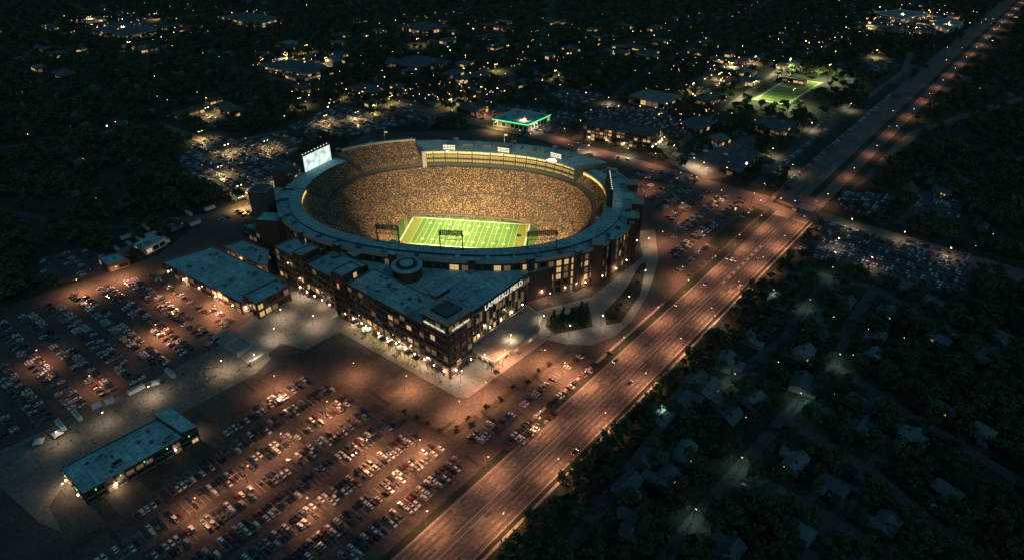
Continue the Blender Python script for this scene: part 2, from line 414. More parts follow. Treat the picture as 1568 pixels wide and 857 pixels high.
for i in range(80):
    t=lerp(t0,t1,(i+.5)/80); a=sw(t,(*up(.06,RI,RO)[:4],33.95)); b=sw(t,(*up(.48,RI,RO)[:4],33.86)); bowl.bar(a,b,.14,roofd,4)
    if i%3==0:
        a=sw(t,(*up(.72,RI,RO)[:4],32.1)); bowl.box(a[0],a[1],32.05,random.uniform(2,6),random.uniform(1.5,4),random.uniform(1,2.6),th+t,random.choice([roofg,metal,roofd,roofm]))
NF=132
for i in range(NF):
    ta=2*math.pi*i/NF;tb=2*math.pi*(i+1)/NF; a=sw(ta,OUT);b=sw(tb,OUT)
    tt=math.degrees(ta)%360; top=30 if not 38<tt<186 else 35
    facade(bowl,a[:2],b[:2],.5,top,7,5,.6 if 270<tt<360 else .2,brick2,1.1,.8,hh=.72)
    if i%6==0:
        nn=(Vector(a[:2])-C).normalized(); c=Vector(a[:2])+nn*.6; bowl.box(c.x,c.y,0,5.2,4.0,top+5,math.atan2(nn.y,nn.x)+math.pi/2,brick,roofm)
bo=bowl.obj('football_stadium')
def sbox(mb,a,b,z0,sa,sb,h,m,top=None,ang=0): 
    q=S(a,b,0); mb.box(q[0],q[1],z0,sa,sb,h,th+ang,m,top)
tw=MB()
sbox(tw,-163,-48,0,15,15,48,darkm,roofm); sbox(tw,-163,-48,48.0,13,13,1.2,metal)
sbox(tw,-168,5,0,13,16,45,darkm,roofd)
sbox(tw,-150,-62,0,20,14,30,brick,roofm); sbox(tw,-166,-22,0,14,30,30,brick,roofm)
for a,b,w_,h_ in((-163,-48,15,48),(-168,5,13,45)):
    for k in range(1,10):
        sbox(tw,a,b,h_*k/10,w_+.3,(15 if w_==15 else 16)+.3,.25,metal)
tw.obj('gate_towers',bo)
rt=MB()
for a,b,hh in((146,-34,38),(150,-8,38),(146,30,38),(120,-78,36)):
    sbox(rt,a,b,0,9,9,hh,brick,roofm); sbox(rt,a,b,hh,9.8,9.8,.8,stone)
rt.obj('corner_towers',bo)
scr=bpy.data.materials.new('video_screen'); scr.use_nodes=True; nt=scr.node_tree; bs=nt.nodes['Principled BSDF']
vo=nt.nodes.new('ShaderNodeTexVoronoi'); vo.inputs['Scale'].default_value=.16; gg=nt.nodes.new('ShaderNodeNewGeometry'); nt.links.new(gg.outputs['Position'],vo.inputs['Vector'])
rp=nt.nodes.new('ShaderNodeValToRGB'); rp.color_ramp.elements[0].color=(.8,.92,.85,1); rp.color_ramp.elements[1].color=(.12,.3,.25,1); rp.color_ramp.elements[0].position=.45;rp.color_ramp.elements[1].position=.9
nt.links.new(vo.outputs['Distance'],rp.inputs['Fac']); nt.links.new(rp.outputs['Color'],bs.inputs['Emission Color']); bs.inputs['Emission Strength'].default_value=1.0
def board(mb,a0,b0,a1,b1,z0,z1,screen,flip=1):
    p=Vector(S(a0,b0,0)[:2]);q=Vector(S(a1,b1,0)[:2]); d=(q-p).normalized(); n=Vector((d.y,-d.x))*flip; c=(p+q)/2; ang=math.atan2(d.y,d.x); L=(q-p).length
    c2=c-n*1.6; mb.box(c2.x,c2.y,z0-1.5,L+2.5,3,z1-z0+3,ang,darkm)
    mb.face([(p.x,p.y,z0),(q.x,q.y,z0),(q.x,q.y,z1),(p.x,p.y,z1)],screen)
    for k in range(6):
        cc=p+d*(L*(k+.5)/6)-n*3.6; mb.bar((cc.x,cc.y,20),(cc.x,cc.y,z1),.45,metal,6); mb.bar((cc.x-n.x*5,cc.y-n.y*5,22),(cc.x,cc.y,z1-2),.3,metal,5)
    for k in range(int(L/2)):
        cc=p+d*(k*2+1)-n*1; mb.box(cc.x,cc.y,z1+1.5,.6,.6,.5,ang,flood if k%2==0 else metal)
vb=MB(); board(vb,-155,22,-142,55,31,48,scr,1); vb.obj('video_board',bo)
vb=MB()
sc2=mat('video_screen_side',(.3,.3,.25),.4,.2,.2,emit=(.9,.85,.55),es=.3,sampling=False)
board(vb,126,26,129,-12,34.5,48,sc2,-1); vb.obj('video_board',bo)
fp=MB()
for a,b in((60,-98),(100,-84),(116,-62),(130,-30),(-100,95),(20,104)):
    q=S(a,b,0); fp.bar((q[0],q[1],33),(q[0],q[1],50),.25,white,6,.1); fp.face([(q[0],q[1],49),(q[0]+3,q[1]+.6,48.6),(q[0]+3,q[1]+.4,46.8),(q[0],q[1],47)],white)
fp.obj('flag_poles',bo)
def lightdata(name,kind,col,power,size=.3,spot=150,blend=.5):
    l=bpy.data.lights.new(name,kind); l.color=col; l.energy=power
    if kind=='SPOT': l.spot_size=rad(spot); l.spot_blend=blend
    l.shadow_soft_size=size; return l
flood_near=lightdata('flood','SPOT',(1,.70,.37),1100000,2.5,80,1.0)
flood_far=lightdata('flood_far','SPOT',(.95,.95,.48),760000,2.5,56,.8)
def rack(a,b,z,w,h,ld,aim,fwd=2.0):
    q=Vector(S(a,b,z)); t=Vector(S(*aim)); d=(t-q); ang=math.atan2(d.y,d.x)
    mb=MB(); c,s=math.cos(ang-math.pi/2),math.sin(ang-math.pi/2)
    def L(x,y,zz): return (x*c-y*s,x*s+y*c,zz)
    for sx in(-w/2,w/2):
        for yy in (-.8,.8): mb.bar(L(sx,yy,0),L(sx,yy,h),.28,darkm,5)
        for k in range(5): mb.bar(L(sx,-.8,h*k/5),L(sx,.8,h*(k+1)/5),.16,darkm,4)
    mb.bar(L(-w/2,0,0),L(w/2,0,0),.3,darkm,5); mb.bar(L(-w/2,0,h*.55),L(w/2,0,h*.55),.26,darkm,5); mb.bar(L(-w/2,0,h*.5),L(0,0,h),.15,darkm,4);mb.bar(L(w/2,0,h*.5),L(0,0,h),.15,darkm,4)
    for zz in (h-3,h-1.4,h+.2):
        mb.bar(L(-w/2-1,0,zz),L(w/2+1,0,zz),.3,darkm,5)
        k=int(w/1.5)
        for i in range(k):
            x=-w/2+w*(i+.5)/k
            mb.bar(L(x,.15,zz+.5),L(x,.75,zz+.35),.35,darkm,8,.62); mb.bar(L(x,.76,zz+.35),L(x,.86,zz+.32),.5,flood,8)
    ob=mb.obj('floodlight_rack',None,tuple(q))
    lo=mk('lamp',ld,L(0,fwd,h),0,ob); dd=t-(q+Vector(L(0,fwd,h))); lo.rotation_euler=dd.to_track_quat('-Z','Y').to_euler()
    return ob
rack(-39,-97.5,33.9,17,14,flood_near,(-34,50,2)); rack(11,-101,33.9,17,15,flood_near,(5,52,2)); rack(78,-90,33.9,22,14,flood_near,(46,46,2))
rack(-32,85.5,37.4,12,3.6,flood_far,(-30,-6,-8),3.5); rack(22,86,37.4,12,3.6,flood_far,(5,-6,-8),3.5); rack(74,79,37.4,12,3.6,flood_far,(34,-6,-8),3.5)
# field
fg=mat('turf_light',(.088,.205,.016),.9,.12,.4); fg2=mat('turf_dark',(.07,.17,.013),.9,.12,.4); fend=mat('end_zone_paint',(.18,.21,.025),.9,.15,.4); fw=mat('field_line_paint',(.70,.70,.6),.8,.1,1)
fld=MB()
def fr(x0,x1,y0,y1,z,m): fld.face([S(x0,y0,z),S(x1,y0,z),S(x1,y1,z),S(x0,y1,z)],m)
fld.face([sw(2*math.pi*i/96,(66,66,33,33,-8.05),3.2) for i in range(96)],mat('pitch_surround_turf',(.06,.12,.02),.9,.15,.3))
fr(-56.2,56.2,-25.7,25.7,-8.0,fw)
for i in range(24):
    x=-54.86+4.572*i; m=fend if i in(0,1,22,23) else (fg if i%2 else fg2); fr(x,x+4.572,-24.4,24.4,-7.96,m)
for i in range(2,23):
    x=-54.86+4.572*i; fr(x-.1,x+.1,-24.4,24.4,-7.93,fw)
for i in range(100):
    x=-45.72+.9144*i
    for y in(-23.8,-3,3,23.8): fr(x-.05,x+.05,y-.3,y+.3,-7.92,fw)
for i in range(1,10):
    x=-45.72+9.144*i
    for y in(-15,15):
        for dx in(-1.5,.4): fr(x+dx,x+dx+1.1,y-.9,y+.9,-7.915,fw)
fld.face([S(3.6*math.cos(t*.4),3*math.sin(t*.4),-7.91) for t in range(16)][:16],mat('midfield_mark',(.6,.55,.2),.9))
fld.obj('football_field')
gy=mat('goal_yellow',(.8,.6,.05),.5)
for sgn in(-1,1):
    gp=MB(); x=55.5*sgn
    gp.bar((0,0,0),(0,0,3),.15,gy,8)
    gp.bar((0,-2.8,3),(0,2.8,3),.12,gy,6); gp.bar((0,-2.8,3),(0,-2.8,13),.1,gy,6); gp.bar((0,2.8,3),(0,2.8,13),.1,gy,6)
    g=gp.obj('goal_post',None,S(x,0,-8)); g.rotation_euler[2]=th
# ------------------------------------------------------------------ people
cloth=rnd_mat('clothing',[(.8,.62,.42),(.75,.45,.10),(.03,.05,.03),(.35,.25,.16),(.85,.78,.68),(.02,.02,.02),(.6,.38,.10),(.15,.03,.02),(.02,.04,.03),(.05,.04,.03),(.50,.34,.12),(.04,.03,.03),(.80,.58,.22),(.09,.09,.09),(.25,.17,.10),(.02,.03,.03)],.9)
skin=mat('skin',(.38,.21,.13),.7,.1,1); trs=mat('trousers',(.03,.03,.035),.9,.2,1)
def person(name,pose):
    if pose=='walk':
        J={'pel':(0,0,.95,.16),'ch':(0,.02,1.35,.18),'nk':(0,.02,1.5,.06),'hd':(0,.04,1.64,.11),'ht':(0,.04,1.74,.08),
        'ls':(-.2,.02,1.42,.07),'le':(-.25,-.1,1.15,.05),'lh':(-.24,.05,.92,.035),'rs':(.2,.02,1.42,.07),'re':(.25,.08,1.15,.05),'rh':(.24,.25,.98,.035),
        'lk':(-.1,.2,.5,.08),'lf':(-.1,.3,.06,.05),'lt':(-.1,.45,.05,.04),'rk':(.1,-.02,.5,.08),'rf':(.1,-.35,.1,.05),'rt':(.1,-.24,.04,.04)}
    else:
        J={'pel':(0,0,.95,.17),'ch':(0,.0,1.35,.2),'nk':(0,.0,1.5,.06),'hd':(0,.03,1.64,.12),'ht':(0,.03,1.75,.08),
        'ls':(-.2,0,1.42,.07),'le':(-.3,.12,1.2,.055),'lh':(-.14,.32,1.3,.045),'rs':(.2,0,1.42,.07),'re':(.3,.12,1.2,.055),'rh':(.14,.32,1.3,.045),
        'lk':(-.12,.04,.5,.085),'lf':(-.12,0,.06,.055),'lt':(-.13,.16,.05,.04),'rk':(.12,.04,.5,.085),'rf':(.12,0,.06,.055),'rt':(.13,.16,.05,.04)}
    ed=[('pel','ch'),('ch','nk'),('nk','hd'),('hd','ht'),('ch','ls'),('ls','le'),('le','lh'),('ch','rs'),('rs','re'),('re','rh'),('pel','lk'),('lk','lf'),('lf','lt'),('pel','rk'),('rk','rf'),('rf','rt')]
    ks=list(J); me=bpy.data.meshes.new(name+'_skel'); me.from_pydata([J[k][:3] for k in ks],[(ks.index(a),ks.index(b)) for a,b in ed],[])
    ob=bpy.data.objects.new(name+'_skel',me); scene.collection.objects.link(ob)
    ob.modifiers.new('s','SKIN'); sv=me.skin_vertices[0].data
    for i,k in enumerate(ks): sv[i].radius=(J[k][3],)*2
    sv[0].use_root=True
    if pose=='walk':
        m=ob.modifiers.new('d','SUBSURF'); m.levels=1; m.render_levels=1
    dg=bpy.context.evaluated_depsgraph_get(); me2=bpy.data.meshes.new_from_object(ob.evaluated_get(dg)); me2.name=name
    bpy.data.objects.remove(ob)
    me2.materials.clear()
    for m in(cloth,skin,trs): me2.materials.append(m)
    for p in me2.polygons:
        z=p.center.z; x=abs(p.center.x)
        p.material_index=1 if z>1.53 or (x>.22 and z<1.05 and z>.8) else 2 if z<.93 else 0
    return me2
pm_w=person('pedestrian','walk'); pm_s=person('spectator','stand')
def instancer(name,child_mesh,items,child_name):
    vs=[];fs=[]
    for x,y,z,r,s in items:
        c,q=math.cos(r)*s/2,math.sin(r)*s/2; i=len(vs)
        vs+=[(x-c+q,y-q-c,z),(x+c+q,y+q-c,z),(x+c-q,y+q+c,z),(x-c-q,y-q+c,z)]; fs.append((i,i+1,i+2,i+3))
    me=bpy.data.meshes.new(name); me.from_pydata(vs,[],fs); me.update()
    o_=mk(name,me); o_.instance_type='FACES'; o_.use_instance_faces_scale=True; o_.instance_faces_scale=1.0
    o_.show_instancer_for_render=False; o_.show_instancer_for_viewport=False
    mk(child_name,child_mesh,(0,0,0),0,o_)
    return o_
crowd=[]
def crowd_row(p0,z,t0,t1,n,dens=.9,step=.82):
    px_,py_=sp_(t0,p0,n)
    last=(px_,py_); dist=0
    k=int(abs(t1-t0)*180); 
    for i in range(1,k+1):
        t=t0+(t1-t0)*i/k; x,y=sp_(t,p0,n); dl=math.hypot(x-last[0],y-last[1])
        while dist+dl>=step:
            f=(step-dist)/dl; xx=last[0]+(x-last[0])*f; yy=last[1]+(y-last[1])*f; last=(xx,yy); dl=math.hypot(x-xx,y-yy); dist=0
            an=math.degrees(math.atan2(yy*1.5,xx))%5.2
            if an<.55: continue
            dd=dens*(1.0+.8*noise.noise(Vector((xx*.2,yy*.2,z*.15))))
            if random.random()<dd:
                q=S(xx+random.uniform(-.12,.12),yy+random.uniform(-.12,.12),z)
                fa=math.atan2(-(q[1]-C.y),-(q[0]-C.x))-math.pi/2
                crowd.append((q[0],q[1],z,fa+random.uniform(-.3,.3),random.uniform(.9,1.2)))
        dist+=dl; last=(x,y)
for i in range(ROWS):
    if i in(26,27): continue
    p=rowp((i+.45)/ROWS); z=rowp(i/ROWS)[4]-.3 
    crowd_row(p[:5],z,0,2*math.pi,p[5],.84)
for i in range(28):
    p=up((i+.45)/28,u0,u1); z=up(i/28,u0,u1)[4]-.3
    if i in (9,10): continue
    crowd_row(p,z,D(115),D(149),2.35,.72,.9)
for i in range(14):
    p=up((i+.45)/14,u0,w1); z=up(i/14,u0,w1)[4]-.3
    crowd_row(p,z,D(151),D(185),2.35,.72,.9)
for i in range(10):
    p=up((i+.45)/10,v0,v1); z=up(i/10,v0,v1)[4]-.2; crowd_row(p,z,D(187),D(397),2.35,.7,1.0)
instancer('spectator_crowd',pm_s,crowd,'spectator_figure')
print('crowd',len(crowd))
for i in range(130):
    x=random.uniform(-42,34) if i<112 else random.uniform(-30,40); y=random.gauss(27.5,1.6) if i<112 else random.uniform(-20,20)
    mk('football_player' if i>=112 else 'sideline_staff',pm_w,S(x,y,-7.98),random.uniform(0,6.3),None,1.12)
# ------------------------------------------------------------------ atrium building
K=Vector(P(690,580)); Nn=(N*1.0)
def K_(r,n): q=K+R*r+Nn*n; return (q.x,q.y)
def kb_(name,r0,r1,n0,n1,h,**kw): return building(name,[K_(r0,n0),K_(r1,n0),K_(r1,n1),K_(r0,n1)],h,px=False,**kw)
at=bpy.data.objects.new('atrium_building',None); scene.collection.objects.link(at)
def par(o_,nm): o_.parent=at; o_.name=nm
par(kb_('x',0,22,0,22,42,bay=5.5,floors=7,lit=.15,units=0),'corner_tower')
cap=MB(); 
for h,g,m in((35.5,.9,stone),(42.92,1.1,stone),(9,.8,stone)):
    cap.prism([K_(-g,-g),K_(22+g,-g),K_(22+g,22+g),K_(-g,22+g)],h,h+.5,m)
cap.prism([K_(4,4),K_(18,4),K_(18,18),K_(4,18)],43.3,44.9,darkm,roofd)
cap.prism([K_(.9,.9),K_(21.1,.9),K_(21.1,21.1),K_(.9,21.1)],43.425,43.47,roofm)
for a_ in ((.5,.5,21.5,1.1),(.5,20.9,21.5,21.5),(.5,1.12,1.1,20.88),(20.9,1.12,21.5,20.88)):
    cap.prism([K_(a_[0],a_[1]),K_(a_[2],a_[1]),K_(a_[2],a_[3]),K_(a_[0],a_[3])],43.4,45.0,stone,stone)
par(cap.obj('cornice'),'cornice')
par(kb_('x',1,27,22.2,100,31,bay=6,floors=6,lit=.22,units=6),'east_wing')
par(kb_('x',-1.5,16,100.2,112,38,bay=4,floors=6,lit=.15,units=0),'stair_tower')
par(kb_('x',2,30,112.2,148,28,bay=6,floors=5,lit=.2,units=3),'middle_wing')
par(kb_('x',-1.5,15,148.2,158,36,bay=4,floors=6,lit=.15,units=0),'stair_tower')
par(kb_('x',4,34,158.2,192,26,bay=6,floors=5,lit=.2,units=2),'south_wing')
infill=[K_(22.2,14),K_(101,16)]+[sw(D(t),(150,160,110,115.6,0))[:2] for t in (302,290,278,266,254,242,232,222,212)]+[K_(40,175),K_(34.2,150),K_(30.2,150),K_(30.2,112),K_(27.2,100),K_(27.2,22.2)]
mb=MB(); mb.prism(infill,0,25,brick,roofm); par(mb.obj('infill'),'atrium_hall')
ed=MB(); 
a=Vector(K_(22.2,13.6));b=Vector(K_(101,15.6)); d=(b-a).normalized(); n=Vector((d.y,-d.x)); L=(b-a).length
for i in range(22):
    q0=a+d*(L*i/22+.25)+n*.15;q1=a+d*(L*(i+1)/22-.25)+n*.15
    for f in range(5):
        z0=1+f*4.4; ed.face([(q0.x,q0.y,z0),(q1.x,q1.y,z0),(q1.x,q1.y,z0+4.1),(q0.x,q0.y,z0+4.1)],random.choice([glassd,glassdim,glassd,glassd,glassl if f<1 else glassdim]))
    c=a+d*(L*i/22)+n*.3; ed.box(c.x,c.y,0,.5,.7,23.3,math.atan2(d.y,d.x),metal)
c=(a+b)/2+n*.5; ed.box(c.x,c.y,23.4,L,1.6,2.8,math.atan2(d.y,d.x),darkm)
par(ed.obj('glass'),'glass_curtain_wall')
def text(body,size,loc,ang,m,name,parent):
    cu=bpy.data.curves.new(name,'FONT'); cu.body=body; cu.size=size; cu.extrude=.15; cu.align_x='CENTER'; cu.materials.append(m)
    o_=bpy.data.objects.new(name,cu); o_.location=loc; o_.rotation_euler=(math.pi/2,0,ang); scene.collection.objects.link(o_); o_.parent=parent; return o_
sign=mat('sign_letters',(.8,.8,.75),.4,0,1,emit=(1,.88,.65),es=.75,sampling=False)
c=(a+b)/2+d*8+n*1.5; text('LAMBEAU FIELD',6.0,(c.x,c.y,21.8),math.atan2(d.y,d.x),sign,'roof_sign',at)
q=K_(-.9,11); text('GREEN BAY PACKERS',1.9,(q[0],q[1],36.8),math.atan2(-N.y,-N.x),sign,'tower_sign',at)
q=K_(11,-.9); text('LAMBEAU FIELD',2.2,(q[0],q[1],36.8),GA,sign,'tower_sign',at)
dr=MB()
q=K_(42,82); dr.bar((q[0],q[1],25),(q[0],q[1],34),10.5,brick,32); dr.bar((q[0],q[1],34),(q[0],q[1],34.8),11.4,roofm,32); dr.bar((q[0],q[1],34.8),(q[0],q[1],36.2),7.6,darkm,24); dr.bar((q[0],q[1],36.2),(q[0],q[1],36.6),5.0,roofm,24)
for r_,n_2,sx,sy,hz in((40,48,14,8,3),(62,100,10,10,4),(60,122,16,9,4),(75,50,5,4,2),(60,30,4,3,1.5),(45,30,5,3,2),(80,70,6,4,2),(38,130,18,10,6)):
    q=K_(r_,n_2); dr.box(q[0],q[1],24.99,sx,sy,hz,GA,roofg if sx<9 else brick,roofm)
for n_2 in range(20,140,9):
    q=K_(48,n_2); dr.box(q[0],q[1],25.01,42,.25,.05,GA,roofd)
par(dr.obj('drum'),'rooftop_drum')
for k in range(9):
    n0=28+k*8; cn=MB(); q=K_(-3,n0); cn.box(q[0],q[1],5,4.5,5,.5,GA,metal,roofd)
    for e in(-2,2):
        q2=K_(-4.6,n0+e); cn.bar((q2[0],q2[1],0),(q2[0],q2[1],5),.15,metal,6)
    q=K_(-1.7,n0); cn.box(q[0],q[1],4.2,.6,2,.5,GA,lamp_y); par(cn.obj('canopy'),'entrance_canopy')
par(building('x',[K_(26,-14),K_(70,-16),K_(88,-6),K_(92,10),K_(26,10)],4.2,px=False,wall=stone,top=conc,units=0,lit=.5,bay=5),'terrace')
building('exhibition_hall',[(248,402),(325,378),(432,428),(368,464)],10,wall=brick,bay=7,floors=2,lit=.45,units=4)
building('service_building',[(372,452),(424,428),(442,438),(392,466)],13,wall=brick,bay=6,units=1)
building('annex_building',[(340,378),(372,368),(413,384),(410,410),(385,400)],9,wall=brick,bay=6,units=2)
building('loading_dock_building',[(372,346),(412,332),(440,345),(418,366)],12,wall=darkm,bay=6,units=2)
shop=building('team_shop',[(93,717),(250,636),(302,658),(128,757)],8,wall=brick,bay=5,floors=2,lit=.3,units=5)
mb=MB(); w=PP([(236,634),(262,624),(302,652),(278,662)],12); mb.prism(w,8.05,12,brick,roofm); mb.obj('roof_block',shop)
def neon_edge(px,h,parent,off=.7):
    w=ccw(PP(px,h)); w=inset(w,-off); mb=MB()
    for i in range(len(w)):
        mb.bar((*w[i],h+.2),(*w[(i+1)%len(w)],h+.2),.22,neon,6)
    mb.obj('neon_trim',parent)
w=inset(ccw(PP([(93,717),(250,636),(302,658),(128,757)],8)),-.7)
nb=MB()
for i in range(4):
    a=Vector(w[i]);b=Vector(w[(i+1)%4]); L=(b-a).length; k=int(L/11)
    for j in range(k):
        c=a+(b-a)*((j+.5)/k); nb.bar((c.x,c.y,7.4),(c.x,c.y,8.0),.22,neon,6)
nb.obj('green_sconces',shop)
g=[(755,183),(790,167),(842,177),(808,192)]; gb=building('neon_restaurant',g,8,wall=white,top=roofm,units=4); neon_edge(g,8,gb); neon_edge(g,5,gb)
building('brick_hotel',[(893,192),(914,184),(1016,197),(998,209)],17,bay=5,floors=4,wall=brick2,top=roofd,lit=.35,units=5)
building('field_house',[(963,147),(990,137),(1045,148),(1018,158)],10,bay=8,floors=1,wall=roofg,top=roofg,lit=.5)
for px_,h,wm,tp in (([(1150,187),(1178,180),(1222,188),(1195,203)],9,brick2,roofd),([(1103,255),(1135,224),(1163,234),(1133,266)],8,brick,roofd),([(1040,188),(1072,178),(1098,188),(1066,200)],7,brick2,roofd),
  ([(395,100),(445,92),(510,105),(470,114)],9,roofg,roofd),([(340,26),(375,20),(432,28),(392,38)],9,roofg,roofd),([(140,45),(190,36),(240,46),(190,56)],9,roofg,roofd),([(590,95),(640,85),(690,94),(640,104)],8,roofd,roofd),
  ([(1060,150),(1085,142),(1110,148),(1082,156)],7,brick2,roofd),([(700,165),(720,158),(748,164),(728,172)],7,brick2,roofd),([(530,135),(560,128),(590,138),(560,146)],7,brick2,roofd),
  ([(1340,20),(1380,15),(1420,22),(1380,30)],9,white,roofg),([(1425,35),(1450,28),(1475,36),(1450,45)],8,white,roofg),([(610,40),(650,34),(690,40),(650,48)],8,roofd,roofd),([(1190,300),(1225,312),(1222,320),(1186,306)],4,brick,roofd),
  ([(205,375),(235,360),(252,366),(222,382)],6,white,roofm),([(150,395),(180,388),(196,398),(165,408)],6,brick2,roofm),([(1085,210),(1105,204),(1120,212),(1100,220)],6,brick2,roofg)):
    building('commercial_building',px_,h,wall=wm,top=tp,units=2,lit=.4,bay=7)
siding0=mat('plain_siding',(.2,.19,.17),.8,.2,.4)
def smallbox(u,v,w_,d_,h):
    x,y=P(u,v)
    if excluded(x,y): return
    an=GA+random.choice([0,math.pi/2]); c,s=math.cos(an),math.sin(an)
    building('distant_shop',[(x+a*c-b*s,y+a*s+b*c) for a,b in((-w_/2,-d_/2),(w_/2,-d_/2),(w_/2,d_/2),(-w_/2,d_/2))],h,px=False,wall=random.choice([brick2,roofd,siding0]),top=random.choice([roofd,roofd,roofg]),units=1,lit=.6,bay=8,floors=1)
for cu_,cv,su,sv,k in((190,50,110,22,18),(470,90,80,18,16),(640,50,120,20,12),(850,60,160,35,16),(1130,100,90,25,12),(560,150,90,14,8),(1400,35,80,18,12),(80,90,70,25,6),(720,130,100,20,10),(1010,80,80,25,8),(300,175,60,15,5)):
    for _ in range(k): smallbox(random.gauss(cu_,su*.6),random.gauss(cv,sv*.6),random.uniform(14,40),random.uniform(10,22),random.uniform(4,7))
tf=MB(); tp=PP([(1150,153),(1205,119),(1262,127),(1207,162)]); 
tf.prism(tp,0,.2,conc2,mat('practice_turf',(.10,.19,.02),.9,.12,.1)); q=inset(ccw(tp),3); q2=inset(ccw(tp),4.6)
for i in range(4): tf.face([(*q[i],.24),(*q[(i+1)%4],.24),(*q2[(i+1)%4],.24),(*q2[i],.24)],fw)
qa=[Vector(x) for x in q2]
for i in range(1,11):
    f=i/11; big=(qa[0]-qa[3]).length>(qa[0]-qa[1]).length
    a=qa[0].lerp(qa[3],f) if big else qa[0].lerp(qa[1],f)
    b=qa[1].lerp(qa[2],f) if big else qa[3].lerp(qa[2],f)
    d=(b-a).normalized();n=Vector((-d.y,d.x))*.35; tf.face([(*(a-n),.25),(*(b-n),.25),(*(b+n),.25),(*(a+n),.25)],fw)
tf.obj('practice_field'); addex(tp,12)
flat('park_hill_path',[(1030,240),(1060,215),(1100,170),(1118,172),(1098,205),(1062,235)],.2,grass,kerb=0)
flat('park_plaza',[(1015,245),(1060,240),(1120,215),(1160,205),(1140,270),(1080,275)],.15,mat('park_paving',(.13,.12,.11),.85,.3,.06,scale2=.3))
# ------------------------------------------------------------------ cars
paintm=rnd_mat('car_paint',[(.02,.02,.022),(.65,.66,.66),(.35,.36,.37),(.03,.03,.035),(.75,.75,.72),(.12,.125,.13),(.18,.02,.02),(.04,.04,.045),(.02,.04,.10),(.55,.55,.55),(.09,.09,.09),(.7,.69,.65),(.16,.14,.11),(.03,.03,.03)],.35,.2,.5)
tyre=mat('tyre',(.015,.015,.015),.9,.1,1); head=mat('headlamp',(.6,.6,.6),.2,0,1); tail=mat('tail_lamp',(.3,.01,.01),.3,0,1)
headon=mat('headlamp_on',(.9,.9,.9),.3,0,1,emit=(1,.9,.7),es=8,sampling=False); tailon=mat('tail_lamp_on',(.9,.1,.1),.3,0,1,emit=(1,.05,.03),es=8,sampling=False)
def car(kind,on=False):
    mb=MB(); W=.92
    if kind=='sedan': body=[(-2.3,.35),(-2.35,.7),(-2.2,.93),(-1.5,.98),(1.0,.98),(2.15,.82),(2.35,.6),(2.3,.32)]; cab=[(-1.75,.97),(-1.1,1.42),(.25,1.45),(1.15,.97)]
    elif kind=='suv': body=[(-2.35,.4),(-2.4,.8),(-2.35,1.05),(-2.2,1.1),(1.1,1.1),(2.2,.98),(2.38,.7),(2.35,.4)]; cab=[(-2.25,1.09),(-1.95,1.7),(.35,1.74),(1.25,1.09)]
    else: body=[(-2.75,.5),(-2.8,.8),(-2.75,1.15),(-.9,1.15),(1.5,1.15),(2.6,1.05),(2.8,.75),(2.75,.5)]; cab=[(-.85,1.14),(-.65,1.8),(.6,1.84),(1.5,1.14)]
    def extr(pts,w0,w1,zs,m,sidem=None):
        zmin=min(p[1] for p in pts);zmax=max(p[1] for p in pts)
        def ww(z): return w0+(w1-w0)*(z-zmin)/(zmax-zmin)
        i=len(mb.v); n=len(pts)
        mb.v.extend([(x,-ww(z),z) for x,z in pts]+[(x,ww(z),z) for x,z in pts])
        for a in range(n):
            b=(a+1)%n; mb.f.append((i+a,i+b,i+n+b,i+n+a)); mb.mi.append(mb.k(m if m else paintm))
        mb.f.append(tuple(i+a for a in range(n))); mb.mi.append(mb.k(sidem or m)); mb.f.append(tuple(i+n+a for a in reversed(range(n)))); mb.mi.append(mb.k(sidem or m))
    extr(body,W-.04,W,0,paintm)
    extr(cab,W-.06,W-.24,0,glassd,glassd)
    x0,x1=cab[1][0],cab[2][0]; zt=cab[1][1]+.035
    rf=[(x0-.02,-W+.22,zt-.02),(x1+.05,-W+.22,zt+.01),(x1+.05,W-.22,zt+.01),(x0-.02,W-.22,zt-.02)]; mb.face(rf,paintm)
    for p in range(4): mb.face([rf[p],rf[(p+1)%4],(rf[(p+1)%4][0],rf[(p+1)%4][1],zt-.09),(rf[p][0],rf[p][1],zt-.09)],paintm)
    if kind=='pickup':
        mb.face([(-2.65,-.75,1.16),(-.95,-.75,1.16),(-.95,.75,1.16),(-2.65,.75,1.16)],tyre)
    xs=1.45 if kind!='pickup' else 1.8
    for x in(-xs,xs):
        for y in(-1,1): mb.bar((x,y*.72,.36),(x,y*.95,.36),.36,tyre,10); mb.bar((x,y*.951,.36),(x,y*.97,.36),.2,head,8)
    xe=body[6][0];xb=body[1][0]
    for y in(-.65,.65):
        mb.box(xe-.08,y,.6 if kind=='sedan' else .75,.3,.38,.14,0,headon if on else head); mb.box(xb+.1,y,.72,.22,.32,.16,0,tailon if on else tail)
        mb.box(cab[3][0]-.3,y*1.55,cab[3][1]+.02,.2,.16,.14,0,paintm)
    return mb.mesh('car_'+kind)
CM=[car('sedan'),car('suv'),car('suv'),car('pickup'),car('sedan')]; CON=[car('sedan',True),car('suv',True)]
ncar=0; marks=MB()
